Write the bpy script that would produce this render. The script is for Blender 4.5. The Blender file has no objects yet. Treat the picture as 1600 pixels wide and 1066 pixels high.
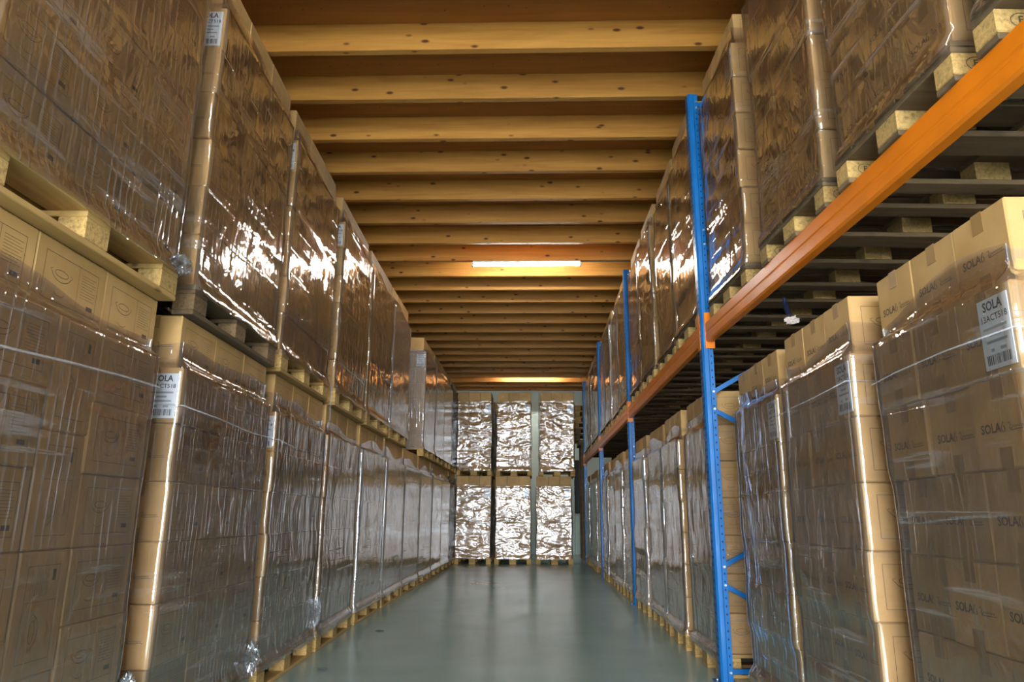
import bpy, bmesh, math, random
from mathutils import Vector, Matrix, noise

sc = bpy.context.scene
col = sc.collection
R = math.radians

# ------------------------------------------------------------------ camera
F_PX, PITCH, YAW, ROLL, CAM_H = 1114.3, 0.24054, -0.03044, -0.00645, 1.013
cam = bpy.data.cameras.new('camera')
cam.sensor_fit = 'HORIZONTAL'
cam.sensor_width = 36.0
cam.lens = 36.0 * F_PX / 1600.0
cam.clip_start = 0.05
cam_o = bpy.data.objects.new('camera', cam)
col.objects.link(cam_o)
_r0 = Vector((math.cos(YAW), -math.sin(YAW), 0))
_f0 = Vector((math.sin(YAW), math.cos(YAW), 0))
_fw = _f0 * math.cos(PITCH) + Vector((0, 0, 1)) * math.sin(PITCH)
_up = -_f0 * math.sin(PITCH) + Vector((0, 0, 1)) * math.cos(PITCH)
_rt = _r0 * math.cos(ROLL) - _up * math.sin(ROLL)
_uu = _r0 * math.sin(ROLL) + _up * math.cos(ROLL)
M = Matrix((_rt, _uu, -_fw)).transposed().to_4x4()
M.translation = Vector((0, 0, CAM_H))
cam_o.matrix_world = M
sc.camera = cam_o

# ------------------------------------------------------------------ daylight, exposure
SKY = 29.0
TUBE = 130.0
world = bpy.data.worlds.new('overcast_sky')
sc.world = world
world.use_nodes = True
bg = world.node_tree.nodes['Background']
bg.inputs['Color'].default_value = (0.84, 0.93, 1.0, 1)
bg.inputs['Strength'].default_value = SKY
DOOR_Y, DOOR_X0, DOOR_X1, DOOR_H = -5.5, -2.35, 2.45, 3.5
pl = bpy.data.lights.new('door_portal', 'AREA')
pl.shape = 'RECTANGLE'
pl.size = DOOR_X1 - DOOR_X0
pl.size_y = DOOR_H
pl.cycles.is_portal = True
po = bpy.data.objects.new('door_portal', pl)
po.location = ((DOOR_X0 + DOOR_X1) / 2, DOOR_Y - 0.1, DOOR_H / 2)
po.rotation_euler = (R(90), 0, 0)      # -Z of the lamp looks along +Y into the hall
po.rotation_euler = (R(-90), 0, R(180))
col.objects.link(po)
vs = sc.view_settings
vs.view_transform = 'Standard'
vs.look = 'None'
vs.exposure = 0.4
vs.gamma = 1.0
vs.use_curve_mapping = False
sc.cycles.transparent_max_bounces = 14
sc.cycles.max_bounces = 6
sc.cycles.diffuse_bounces = 3
sc.cycles.glossy_bounces = 3
sc.cycles.adaptive_threshold = 0.06
sc.cycles.sample_clamp_indirect = 6.0
sc.cycles.blur_glossy = 0.5

# ------------------------------------------------------------------ materials
MAT = {}

def new_mat(name):
    m = bpy.data.materials.new(name)
    m.use_nodes = True
    nt = m.node_tree
    for n in list(nt.nodes):
        nt.nodes.remove(n)
    out = nt.nodes.new('ShaderNodeOutputMaterial')
    MAT[name] = m
    return m, nt, out

def N(nt, typ, **kw):
    n = nt.nodes.new(typ)
    for k, v in kw.items():
        if k in n.inputs:
            n.inputs[k].default_value = v
        else:
            setattr(n, k, v)
    return n

def link(nt, a, ao, b, bi):
    nt.links.new(a.outputs[ao], b.inputs[bi])

def ramp(nt, pts):
    n = nt.nodes.new('ShaderNodeValToRGB')
    e = n.color_ramp.elements
    while len(e) < len(pts):
        e.new(0.5)
    for k, (p, c) in enumerate(pts):
        e[k].position = p
        e[k].color = (c[0], c[1], c[2], 1) if not isinstance(c, (int, float)) else (c, c, c, 1)
    return n

def math_n(nt, op, a=None, b=None, c=None):
    n = nt.nodes.new('ShaderNodeMath')
    n.operation = op
    for i, v in enumerate((a, b, c)):
        if v is None:
            continue
        if isinstance(v, (int, float)):
            n.inputs[i].default_value = v
        else:
            nt.links.new(v, n.inputs[i])
    return n.outputs[0]

def simple(name, color, rough=0.5, metal=0.0, noise_scale=None, var=0.15, spec=0.5, coord='Object', bump=0.0):
    m, nt, out = new_mat(name)
    b = N(nt, 'ShaderNodeBsdfPrincipled', Roughness=rough, Metallic=metal)
    b.inputs['Specular IOR Level'].default_value = spec
    b.inputs['Base Color'].default_value = (*color, 1)
    if noise_scale:
        tc = N(nt, 'ShaderNodeTexCoord')
        nz = N(nt, 'ShaderNodeTexNoise', Scale=noise_scale, Detail=5.0)
        link(nt, tc, coord, nz, 'Vector')
        rp = ramp(nt, [(0.3, [c * (1 - var) for c in color]), (0.7, [min(1, c * (1 + var)) for c in color])])
        link(nt, nz, 'Fac', rp, 'Fac')
        link(nt, rp, 'Color', b, 'Base Color')
        if bump:
            bp = N(nt, 'ShaderNodeBump', Strength=bump, Distance=0.002)
            link(nt, nz, 'Fac', bp, 'Height')
            link(nt, bp, 'Normal', b, 'Normal')
    link(nt, b, 'BSDF', out, 'Surface')
    return m

def wood(name, c_lo, c_hi, knot, axis='X', rough=0.55, grain=9.0, var=0.25, knots=True):
    """pine: streaky grain along one axis, dark knots, a little variation from piece to piece"""
    m, nt, out = new_mat(name)
    b = N(nt, 'ShaderNodeBsdfPrincipled', Roughness=rough)
    b.inputs['Specular IOR Level'].default_value = 0.35
    tc = N(nt, 'ShaderNodeTexCoord')
    oi = N(nt, 'ShaderNodeObjectInfo')
    off = N(nt, 'ShaderNodeVectorMath', operation='SCALE')
    comb = N(nt, 'ShaderNodeCombineXYZ', X=37.0, Y=19.0, Z=11.0)
    link(nt, comb, 0, off, 0)
    link(nt, oi, 'Random', off, 'Scale')
    add = N(nt, 'ShaderNodeVectorMath', operation='ADD')
    link(nt, tc, 'Object', add, 0)
    link(nt, off, 0, add, 1)
    mp = N(nt, 'ShaderNodeMapping')
    s = {'X': (0.6, 9, 9), 'Y': (9, 0.6, 9), 'Z': (9, 9, 0.6)}[axis]
    mp.inputs['Scale'].default_value = s
    link(nt, add, 0, mp, 'Vector')
    nz = N(nt, 'ShaderNodeTexNoise', Scale=grain / 5, Detail=6.0, Roughness=0.6, Distortion=0.6)
    link(nt, mp, 'Vector', nz, 'Vector')
    rp = ramp(nt, [(0.28, c_lo), (0.72, c_hi)])
    link(nt, nz, 'Fac', rp, 'Fac')
    last = rp.outputs['Color']
    if knots:
        mp2 = N(nt, 'ShaderNodeMapping')
        k = {'X': (4.2, 9, 9), 'Y': (9, 4.2, 9), 'Z': (9, 9, 4.2)}[axis]
        mp2.inputs['Scale'].default_value = k
        link(nt, add, 0, mp2, 'Vector')
        vo = N(nt, 'ShaderNodeTexVoronoi', Scale=1.0, Randomness=1.0)
        link(nt, mp2, 'Vector', vo, 'Vector')
        kr = ramp(nt, [(0.08, 1.0), (0.17, 0.0)])
        link(nt, vo, 'Distance', kr, 'Fac')
        mx = N(nt, 'ShaderNodeMixRGB')
        mx.inputs[2].default_value = (*knot, 1)
        nt.links.new(kr.outputs[0], mx.inputs[0])
        nt.links.new(last, mx.inputs[1])
        last = mx.outputs[0]
    hs = N(nt, 'ShaderNodeHueSaturation')
    v = math_n(nt, 'MULTIPLY_ADD', oi.outputs['Random'], var, 1 - var / 2)
    nt.links.new(v, hs.inputs['Value'])
    nt.links.new(last, hs.inputs['Color'])
    link(nt, hs, 'Color', b, 'Base Color')
    bp = N(nt, 'ShaderNodeBump', Strength=0.25, Distance=0.002)
    link(nt, nz, 'Fac', bp, 'Height')
    link(nt, bp, 'Normal', b, 'Normal')
    link(nt, b, 'BSDF', out, 'Surface')
    return m

def carton_mat():
    m, nt, out = new_mat('kraft_cardboard')
    b = N(nt, 'ShaderNodeBsdfPrincipled', Roughness=0.62)
    b.inputs['Specular IOR Level'].default_value = 0.3
    tc = N(nt, 'ShaderNodeTexCoord')
    oi = N(nt, 'ShaderNodeObjectInfo')
    nz = N(nt, 'ShaderNodeTexNoise', Scale=7.0, Detail=6.0)
    nz.noise_dimensions = '4D'
    w = math_n(nt, 'MULTIPLY', oi.outputs['Random'], 40.0)
    nt.links.new(w, nz.inputs['W'])
    link(nt, tc, 'Object', nz, 'Vector')
    rp = ramp(nt, [(0.3, (0.42, 0.24, 0.084)), (0.7, (0.52, 0.315, 0.122))])
    link(nt, nz, 'Fac', rp, 'Fac')
    hs = N(nt, 'ShaderNodeHueSaturation')
    v = math_n(nt, 'MULTIPLY_ADD', oi.outputs['Random'], 0.26, 0.87)
    nt.links.new(v, hs.inputs['Value'])
    link(nt, rp, 'Color', hs, 'Color')
    link(nt, hs, 'Color', b, 'Base Color')
    # fine corrugation
    wv = N(nt, 'ShaderNodeTexWave', Scale=38.0, Distortion=0.5)
    link(nt, tc, 'Object', wv, 'Vector')
    bp = N(nt, 'ShaderNodeBump', Strength=0.06, Distance=0.001)
    link(nt, wv, 'Fac', bp, 'Height')
    link(nt, bp, 'Normal', b, 'Normal')
    link(nt, b, 'BSDF', out, 'Surface')
    return m

def film_mat(name, style, tint=(0.97, 0.97, 0.98), haze=0.02, reflect=1.0, dark=False, pleat=1.0, big=5.0, amp=(0.038, 0.007)):
    """clear stretch film: see-through, mirror-like where the folds catch the light, milky along pleats"""
    m, nt, out = new_mat(name)
    uv = N(nt, 'ShaderNodeUVMap')
    oi = N(nt, 'ShaderNodeObjectInfo')
    offv = N(nt, 'ShaderNodeVectorMath', operation='SCALE')
    comb = N(nt, 'ShaderNodeCombineXYZ', X=13.0, Y=0.0, Z=29.0)
    link(nt, comb, 0, offv, 0)
    link(nt, oi, 'Random', offv, 'Scale')
    add = N(nt, 'ShaderNodeVectorMath', operation='ADD')
    link(nt, uv, 'UV', add, 0)
    link(nt, offv, 0, add, 1)
    P = add.outputs[0]

    def noise_n(scale_xyz, scale, detail=3.0, rot=0.0, dist=0.0, rough=0.5):
        mp = N(nt, 'ShaderNodeMapping')
        mp.inputs['Rotation'].default_value = (0, 0, rot)
        mp.inputs['Scale'].default_value = scale_xyz
        nt.links.new(P, mp.inputs['Vector'])
        nz = N(nt, 'ShaderNodeTexNoise', Scale=scale, Detail=detail, Roughness=rough, Distortion=dist)
        link(nt, mp, 'Vector', nz, 'Vector')
        return nz.outputs['Fac']

    patch = noise_n((1, 0.7, 1), 1.7, 2.0)
    if style == 'pleated':
        # vertical pleats about 5 cm apart, strong only in patches; stretch lines running aslant
        sep = N(nt, 'ShaderNodeSeparateXYZ')
        nt.links.new(P, sep.inputs[0])
        wander = noise_n((1, 0.10, 1), 5.0, 2.0)
        ph = math_n(nt, 'MULTIPLY_ADD', sep.outputs[0], 128.0, math_n(nt, 'MULTIPLY', wander, 9.0))
        sn = math_n(nt, 'MULTIPLY_ADD', math_n(nt, 'SINE', ph), 0.5, 0.5)
        ridge = math_n(nt, 'POWER', sn, 11.0)
        brk = ramp(nt, [(0.40, 0.1), (0.60, 1.0)])
        nt.links.new(noise_n((1, 0.16, 1), 11.0, 2.0), brk.inputs['Fac'])
        pm = ramp(nt, [(0.36, 0.25), (0.60, 1.0)])
        nt.links.new(patch, pm.inputs['Fac'])
        ridge = math_n(nt, 'MULTIPLY', math_n(nt, 'MULTIPLY', ridge, brk.outputs[0]), pm.outputs[0])
        diag = noise_n((0.05, 1, 1), 20.0, 2.5, rot=R(-14), dist=0.1)
        dg_line = ramp(nt, [(0.60, 0.0), (0.66, 1.0), (0.70, 0.0)])
        nt.links.new(diag, dg_line.inputs['Fac'])
        crump = noise_n((1, 0.6, 1), 6.0, 3.0, dist=0.8)
        h1 = math_n(nt, 'MULTIPLY', ridge, 0.0017 * pleat)
        h2 = math_n(nt, 'MULTIPLY', math_n(nt, 'MULTIPLY', dg_line.outputs[0], 0.0016), pm.outputs[0])
        h3 = math_n(nt, 'MULTIPLY', crump, 0.010)
        H = math_n(nt, 'ADD', math_n(nt, 'ADD', h1, h2), h3)
        lines = math_n(nt, 'MAXIMUM', math_n(nt, 'MULTIPLY', ridge, 0.40 * pleat), math_n(nt, 'MULTIPLY', math_n(nt, 'MULTIPLY', dg_line.outputs[0], 0.5), pm.outputs[0]))
    else:
        # wet-looking ripples: long, slack, mostly lying folds
        a = noise_n((0.55, 1.3, 1), big, 2.0, rot=R(8), dist=1.3)
        b_ = noise_n((0.5, 1.4, 1), 15.0, 1.5, rot=R(-10), dist=1.0)
        H = math_n(nt, 'ADD', math_n(nt, 'MULTIPLY', a, amp[0]), math_n(nt, 'MULTIPLY', b_, amp[1]))
        dl = noise_n((0.07, 1, 1), 20.0, 2.0, rot=R(10), dist=0.2)
        dlr = ramp(nt, [(0.60, 0.0), (0.66, 1.0), (0.70, 0.0)])
        nt.links.new(dl, dlr.inputs['Fac'])
        lines = math_n(nt, 'MULTIPLY', dlr.outputs[0], 0.35)
    dist_ = 1.0
    bp = N(nt, 'ShaderNodeBump', Strength=1.0, Distance=dist_)
    nt.links.new(H, bp.inputs['Height'])
    fr = N(nt, 'ShaderNodeFresnel', IOR=1.5)
    link(nt, bp, 'Normal', fr, 'Normal')
    # several layers of film, two faces each
    fac = math_n(nt, 'MINIMUM', math_n(nt, 'MULTIPLY_ADD', fr.outputs[0], 1.6 * reflect, 0.03 * reflect), 0.85)
    tr = N(nt, 'ShaderNodeBsdfTransparent')
    tr.inputs['Color'].default_value = (*tint, 1)
    g = N(nt, 'ShaderNodeBsdfGlossy', Roughness=0.075)
    g.inputs['Color'].default_value = (0.95, 0.97, 1.0, 1)
    link(nt, bp, 'Normal', g, 'Normal')
    df = N(nt, 'ShaderNodeBsdfDiffuse')
    df.inputs['Color'].default_value = (0.02, 0.02, 0.022, 1) if dark else (0.80, 0.83, 0.89, 1)
    link(nt, bp, 'Normal', df, 'Normal')
    hz = math_n(nt, 'MULTIPLY_ADD', lines, 0.34, haze)
    mh = N(nt, 'ShaderNodeMixShader')
    nt.links.new(hz, mh.inputs[0])
    link(nt, tr, 0, mh, 1)
    link(nt, df, 0, mh, 2)
    mx = N(nt, 'ShaderNodeMixShader')
    nt.links.new(fac, mx.inputs[0])
    link(nt, mh, 0, mx, 1)
    link(nt, g, 0, mx, 2)
    link(nt, mx, 0, out, 'Surface')
    return m

def floor_mat():
    m, nt, out = new_mat('sealed_concrete')
    b = N(nt, 'ShaderNodeBsdfPrincipled')
    b.inputs['Specular IOR Level'].default_value = 0.7
    tc = N(nt, 'ShaderNodeTexCoord')
    n1 = N(nt, 'ShaderNodeTexNoise', Scale=0.9, Detail=7.0, Roughness=0.6)
    link(nt, tc, 'Object', n1, 'Vector')
    rp = ramp(nt, [(0.3, (0.235, 0.335, 0.305)), (0.7, (0.31, 0.42, 0.385))])
    link(nt, n1, 'Fac', rp, 'Fac')
    link(nt, rp, 'Color', b, 'Base Color')
    n2 = N(nt, 'ShaderNodeTexNoise', Scale=0.5, Detail=2.0)
    link(nt, tc, 'Object', n2, 'Vector')
    rr = ramp(nt, [(0.3, 0.19), (0.75, 0.28)])
    link(nt, n2, 'Fac', rr, 'Fac')
    link(nt, rr, 'Color', b, 'Roughness')
    link(nt, b, 'BSDF', out, 'Surface')
    return m

def emit(name, color, strength):
    m, nt, out = new_mat(name)
    e = N(nt, 'ShaderNodeEmission', Strength=strength)
    e.inputs['Color'].default_value = (*color, 1)
    link(nt, e, 0, out, 'Surface')
    return m

floor_mat()
carton_mat()
wood('joist_pine', (0.39, 0.158, 0.027), (0.56, 0.265, 0.054), (0.09, 0.026, 0.008), 'X', 0.5)
wood('deck_plywood', (0.33, 0.115, 0.019), (0.44, 0.165, 0.029), (0.12, 0.045, 0.012), 'X', 0.6, var=0.0, knots=False)
wood('pallet_pine', (0.38, 0.215, 0.065), (0.55, 0.345, 0.125), (0.20, 0.10, 0.04), 'X', 0.75, var=0.5)
wood('pallet_weathered_shade', (0.105, 0.066, 0.033), (0.20, 0.132, 0.070), (0.10, 0.07, 0.04), 'X', 0.85, var=0.5)  # weathered wood, darkened further to hold the shade under the rack pallets
def chipboard(name, c):
    m, nt, out = new_mat(name)
    b = N(nt, 'ShaderNodeBsdfPrincipled', Roughness=0.85)
    tc = N(nt, 'ShaderNodeTexCoord')
    oi = N(nt, 'ShaderNodeObjectInfo')
    n1 = N(nt, 'ShaderNodeTexNoise', Scale=75.0, Detail=4.0, Roughness=0.7)
    n1.noise_dimensions = '4D'
    nt.links.new(math_n(nt, 'MULTIPLY', oi.outputs['Random'], 50.0), n1.inputs['W'])
    link(nt, tc, 'Object', n1, 'Vector')
    rp = ramp(nt, [(0.32, [x * 0.5 for x in c]), (0.48, c), (0.68, [min(1, x * 1.35) for x in c])])
    link(nt, n1, 'Fac', rp, 'Fac')
    hs = N(nt, 'ShaderNodeHueSaturation')
    nt.links.new(math_n(nt, 'MULTIPLY_ADD', oi.outputs['Random'], 0.4, 0.75), hs.inputs['Value'])
    link(nt, rp, 'Color', hs, 'Color')
    link(nt, hs, 'Color', b, 'Base Color')
    bp = N(nt, 'ShaderNodeBump', Strength=0.6, Distance=0.003)
    link(nt, n1, 'Fac', bp, 'Height')
    link(nt, bp, 'Normal', b, 'Normal')
    link(nt, b, 'BSDF', out, 'Surface')
chipboard('block_chipboard', (0.46, 0.285, 0.095))
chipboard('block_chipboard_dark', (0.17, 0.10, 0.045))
simple('print_ink', (0.10, 0.062, 0.038), 0.6)
simple('packing_tape_brown', (0.33, 0.18, 0.055), 0.35)
simple('label_paper', (0.82, 0.83, 0.86), 0.5)
simple('label_ink', (0.05, 0.05, 0.06), 0.6)
simple('label_ink_pale', (0.38, 0.38, 0.41), 0.6)
film_mat('stretch_film', 'pleated', haze=0.03, reflect=1.35)
film_mat('stretch_film_slack', 'ripple', haze=0.14, reflect=2.3)  # diffuse white haze also carries some painted glare
film_mat('stretch_film_tight', 'pleated', haze=0.03, reflect=1.35, pleat=0.35)
film_mat('stretch_film_glare', 'pleated', haze=0.20, reflect=1.9, pleat=1.4)  # strong white haze stands in for glare reflected by the far loads
film_mat('stretch_film_end', 'ripple', haze=0.025, reflect=1.8, big=3.4, amp=(0.050, 0.0045))
film_mat('stretch_film_shade', 'ripple', tint=(0.02, 0.02, 0.025), haze=0.8, reflect=0.3, dark=True)  # film side reflecting darkness, that dark put into its colour
simple('blue_paint', (0.003, 0.13, 0.40), 0.33, 0.0, 6.0, 0.12)
simple('orange_paint', (0.78, 0.20, 0.006), 0.34, 0.0, 5.0, 0.08)
simple('bolt_zinc', (0.6, 0.62, 0.65), 0.35, 0.9)
simple('slot_dark', (0.006, 0.010, 0.02), 0.8)
simple('wall_panel', (0.66, 0.80, 0.73), 0.5, 0.0, 1.5, 0.06)
simple('wall_plain', (0.42, 0.42, 0.38), 0.8, 0.0, 1.5, 0.06)
simple('yard_concrete', (0.55, 0.55, 0.53), 0.9, 0.0, 0.8, 0.1)
simple('lamp_housing_white', (0.75, 0.75, 0.75), 0.4)
simple('cable_grey', (0.10, 0.10, 0.10), 0.6)
simple('nail_steel', (0.05, 0.035, 0.02), 0.6)
simple('black_panel', (0.012, 0.012, 0.015), 0.6)
simple('strap_navy', (0.01, 0.015, 0.06), 0.5)
simple('tag_paper', (0.75, 0.62, 0.56), 0.7)
simple('dust', (0.10, 0.11, 0.10), 0.9)
emit('tube_glow', (1.0, 0.985, 0.94), TUBE)

# ------------------------------------------------------------------ mesh helpers
def mesh(name, verts, faces, mats, mi=None, smooth=False, uvs=None):
    me = bpy.data.meshes.new(name)
    me.from_pydata(verts, [], faces)
    for m in mats:
        me.materials.append(MAT[m])
    if mi:
        me.polygons.foreach_set('material_index', mi)
    if smooth:
        me.polygons.foreach_set('use_smooth', [True] * len(me.polygons))
    if uvs is not None:
        ul = me.uv_layers.new(name='UVMap')
        data = []
        for l in me.loops:
            data.extend(uvs[l.vertex_index])
        ul.data.foreach_set('uv', data)
    me.update()
    return me

def obj(name, me, parent=None, loc=(0, 0, 0), rot=(0, 0, 0), mat=None, scale=None):
    o = bpy.data.objects.new(name, me)
    col.objects.link(o)
    if parent is not None:
        o.parent = parent
    if mat is not None:
        o.matrix_local = mat
    else:
        o.location = loc
        o.rotation_euler = rot
        if scale:
            o.scale = scale
    return o

def tag(o, label, cat, group=None, kind=None):
    o['label'] = label
    o['category'] = cat
    if group:
        o['group'] = group
    if kind:
        o['kind'] = kind
    return o

def struct(o, label=None, cat=None):
    o['kind'] = 'structure'
    if label:
        o['label'] = label
    if cat:
        o['category'] = cat
    return o

def box_data(x0, x1, y0, y1, z0, z1, bev=0.0):
    bm = bmesh.new()
    bmesh.ops.create_cube(bm, size=1.0)
    for v in bm.verts:
        v.co = Vector(((x0 + x1) / 2 + v.co.x * (x1 - x0), (y0 + y1) / 2 + v.co.y * (y1 - y0), (z0 + z1) / 2 + v.co.z * (z1 - z0)))
    if bev:
        bmesh.ops.bevel(bm, geom=bm.edges[:], offset=bev, segments=1, affect='EDGES', profile=0.5)
    bm.verts.index_update()
    v = [tuple(p.co) for p in bm.verts]
    f = [[q.index for q in p.verts] for p in bm.faces]
    bm.free()
    return v, f

def box(name, x0, x1, y0, y1, z0, z1, mat, bev=0.0):
    v, f = box_data(x0, x1, y0, y1, z0, z1, bev)
    return mesh(name, v, f, [mat])

class MB:
    """collects faces of several materials into one mesh"""
    def __init__(s):
        s.v, s.f, s.m = [], [], []

    def add(s, v, f, mi=0):
        o = len(s.v)
        s.v += [tuple(p) for p in v]
        s.f += [[i + o for i in q] for q in f]
        s.m += [mi] * len(f)

    def box(s, *a, mi=0, bev=0.0):
        v, f = box_data(*a, bev)
        s.add(v, f, mi)

    def build(s, name, mats, smooth=False):
        return mesh(name, s.v, s.f, mats, s.m, smooth)

def tube_data(pts, r, n=8, closed_ends=True):
    pts = [Vector(p) for p in pts]
    v, f = [], []
    prev = None
    for i, p in enumerate(pts):
        t = (pts[min(i + 1, len(pts) - 1)] - pts[max(i - 1, 0)]).normalized()
        a = Vector((0, 0, 1)) if abs(t.z) < 0.9 else Vector((1, 0, 0))
        if prev is not None:
            a = prev
        b = t.cross(a).normalized()
        a = b.cross(t).normalized()
        prev = a
        rr = r[i] if isinstance(r, (list, tuple)) else r
        for k in range(n):
            w = 2 * math.pi * k / n
            v.append(tuple(p + (a * math.cos(w) + b * math.sin(w)) * rr))
    for i in range(len(pts) - 1):
        for k in range(n):
            f.append([i * n + k, i * n + (k + 1) % n, (i + 1) * n + (k + 1) % n, (i + 1) * n + k])
    if closed_ends:
        f.append(list(range(n))[::-1])
        f.append([(len(pts) - 1) * n + k for k in range(n)])
    return v, f

def tube(name, pts, r, mat, n=8, smooth=True):
    v, f = tube_data(pts, r, n)
    return mesh(name, v, f, [mat], smooth=smooth)

_tcache = {}
def text_data(s, size, shear=0.0, extra=0.0):
    """flat outline of a line of text, centred, in the XY plane"""
    key = (s, size, shear, extra)
    if key in _tcache:
        return _tcache[key]
    cu = bpy.data.curves.new('t', 'FONT')
    cu.body = s
    cu.size = size
    cu.shear = shear
    cu.resolution_u = 2
    cu.align_x = 'CENTER'
    cu.align_y = 'CENTER'
    cu.offset = extra
    cu.fill_mode = 'FRONT'
    o = bpy.data.objects.new('t', cu)
    col.objects.link(o)
    dg = bpy.context.evaluated_depsgraph_get()
    me = o.evaluated_get(dg).to_mesh()
    v = [tuple(p.co) for p in me.vertices]
    f = [list(p.vertices) for p in me.polygons]
    o.evaluated_get(dg).to_mesh_clear()
    bpy.data.objects.remove(o)
    bpy.data.curves.remove(cu)
    _tcache[key] = (v, f)
    return v, f

def rect2(x0, x1, y0, y1):
    return [(x0, y0, 0), (x1, y0, 0), (x1, y1, 0), (x0, y1, 0)], [[0, 1, 2, 3]]

def ribbon2(pts, w):
    """a flat stroke through 2-D points"""
    v, f = [], []
    for i, p in enumerate(pts):
        a = pts[max(i - 1, 0)]
        b = pts[min(i + 1, len(pts) - 1)]
        d = Vector((b[0] - a[0], b[1] - a[1]))
        d.normalize()
        n = Vector((-d.y, d.x)) * w / 2
        v += [(p[0] + n.x, p[1] + n.y, 0), (p[0] - n.x, p[1] - n.y, 0)]
    for i in range(len(pts) - 1):
        f.append([2 * i, 2 * i + 1, 2 * i + 3, 2 * i + 2])
    return v, f

# ------------------------------------------------------------------ the hall
X_L, X_R, Y_B, Y_F = -2.60, 2.72, 20.26, DOOR_Y
Z_J, Z_D = 4.498, 4.733                     # underside of the joists, underside of the deck
JY0, JP, JT = 4.775, 0.6678, 0.066

struct(obj('floor', box('floor', X_L - 0.3, X_R + 0.3, Y_F - 0.2, Y_B + 0.3, -0.2, 0, 'sealed_concrete')),
       'grey-green sealed concrete floor of the aisle', 'floor')
struct(obj('ground', box('ground', -40, 40, -60, Y_F - 0.2, -0.25, -0.02, 'yard_concrete')),
       'pale concrete yard outside the loading door', 'ground')
ceiling = struct(obj('ceiling', box('ceiling', X_L - 0.3, X_R + 0.3, Y_F - 0.2, Y_B + 0.3, Z_D, Z_D + 0.2, 'deck_plywood')),
                 'orange-brown timber ceiling deck with exposed cross joists', 'ceiling')
jm = box('joist', X_L, X_R, 0, JT, Z_J, Z_D, 'joist_pine', 0.004)
k0 = int(math.floor((Y_F - JY0) / JP)) + 1
for k in range(k0, 24):
    y = JY0 + k * JP
    if y + JT < Y_B:
        obj('joist', jm, ceiling, (0, y, 0))
# nail heads in the deck, seen in the first open bays
nb = MB()
rng = random.Random(3)
for k in range(-2, 9):
    for q in range(26):
        x = -1.9 + q * 0.155 + rng.uniform(-0.02, 0.02)
        if rng.random() < 0.45:
            continue
        y = JY0 + k * JP - 0.16 + rng.uniform(-0.03, 0.03)
        nb.add([(x + 0.006 * math.cos(a * 1.047), y + 0.006 * math.sin(a * 1.047), Z_D - 0.001) for a in range(6)], [[5, 4, 3, 2, 1, 0]])
nails = obj('nail', nb.build('nail', ['nail_steel']), ceiling)
nails['kind'] = 'stuff'

wb = obj('wall_back', box('wall_back', X_L - 0.3, X_R + 0.3, Y_B, Y_B + 0.2, 0, Z_D, 'wall_plain'))
struct(wb, 'pale green panelled end wall behind the loads', 'wall')
# upright wall panels, one metre wide each
pm_ = box('panel', 0.004, 0.996, -0.03, 0.0, 0.0, Z_D, 'wall_panel', 0.006)
for k in range(6):
    obj('panel', pm_, wb, (X_L - 0.25 + k * 1.0, Y_B, 0))
struct(obj('wall_left', box('wall_left', X_L - 0.2, X_L, Y_F, Y_B, 0, Z_D, 'wall_plain')), 'plain side wall behind the left row of loads', 'wall')
struct(obj('wall_right', box('wall_right', X_R, X_R + 0.2, Y_F, Y_B, 0, Z_D, 'wall_plain')), 'plain side wall behind the pallet rack', 'wall')
fb = MB()
fb.box(X_L - 0.2, DOOR_X0, Y_F - 0.2, Y_F, 0, Z_D)
fb.box(DOOR_X1, X_R + 0.2, Y_F - 0.2, Y_F, 0, Z_D)
fb.box(DOOR_X0, DOOR_X1, Y_F - 0.2, Y_F, DOOR_H, Z_D)
struct(obj('wall_front', fb.build('wall_front', ['wall_plain'])), 'wall with the open loading door', 'wall')

# ------------------------------------------------------------------ cartons
CW, CL, CH = 0.2535, 0.3925, 0.250         # short side, long side, height of the carton mesh

def face_map(face, v):
    hx, hy = CW / 2 + 0.0006, CL / 2 + 0.0006
    out = []
    for (a, b, _) in v:
        if face == '-y':
            out.append((a, -hy, b))
        elif face == '+y':
            out.append((-a, hy, b))
        elif face == '+x':
            out.append((hx, a, b))
        else:
            out.append((-hx, -a, b))
    return out

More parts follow.
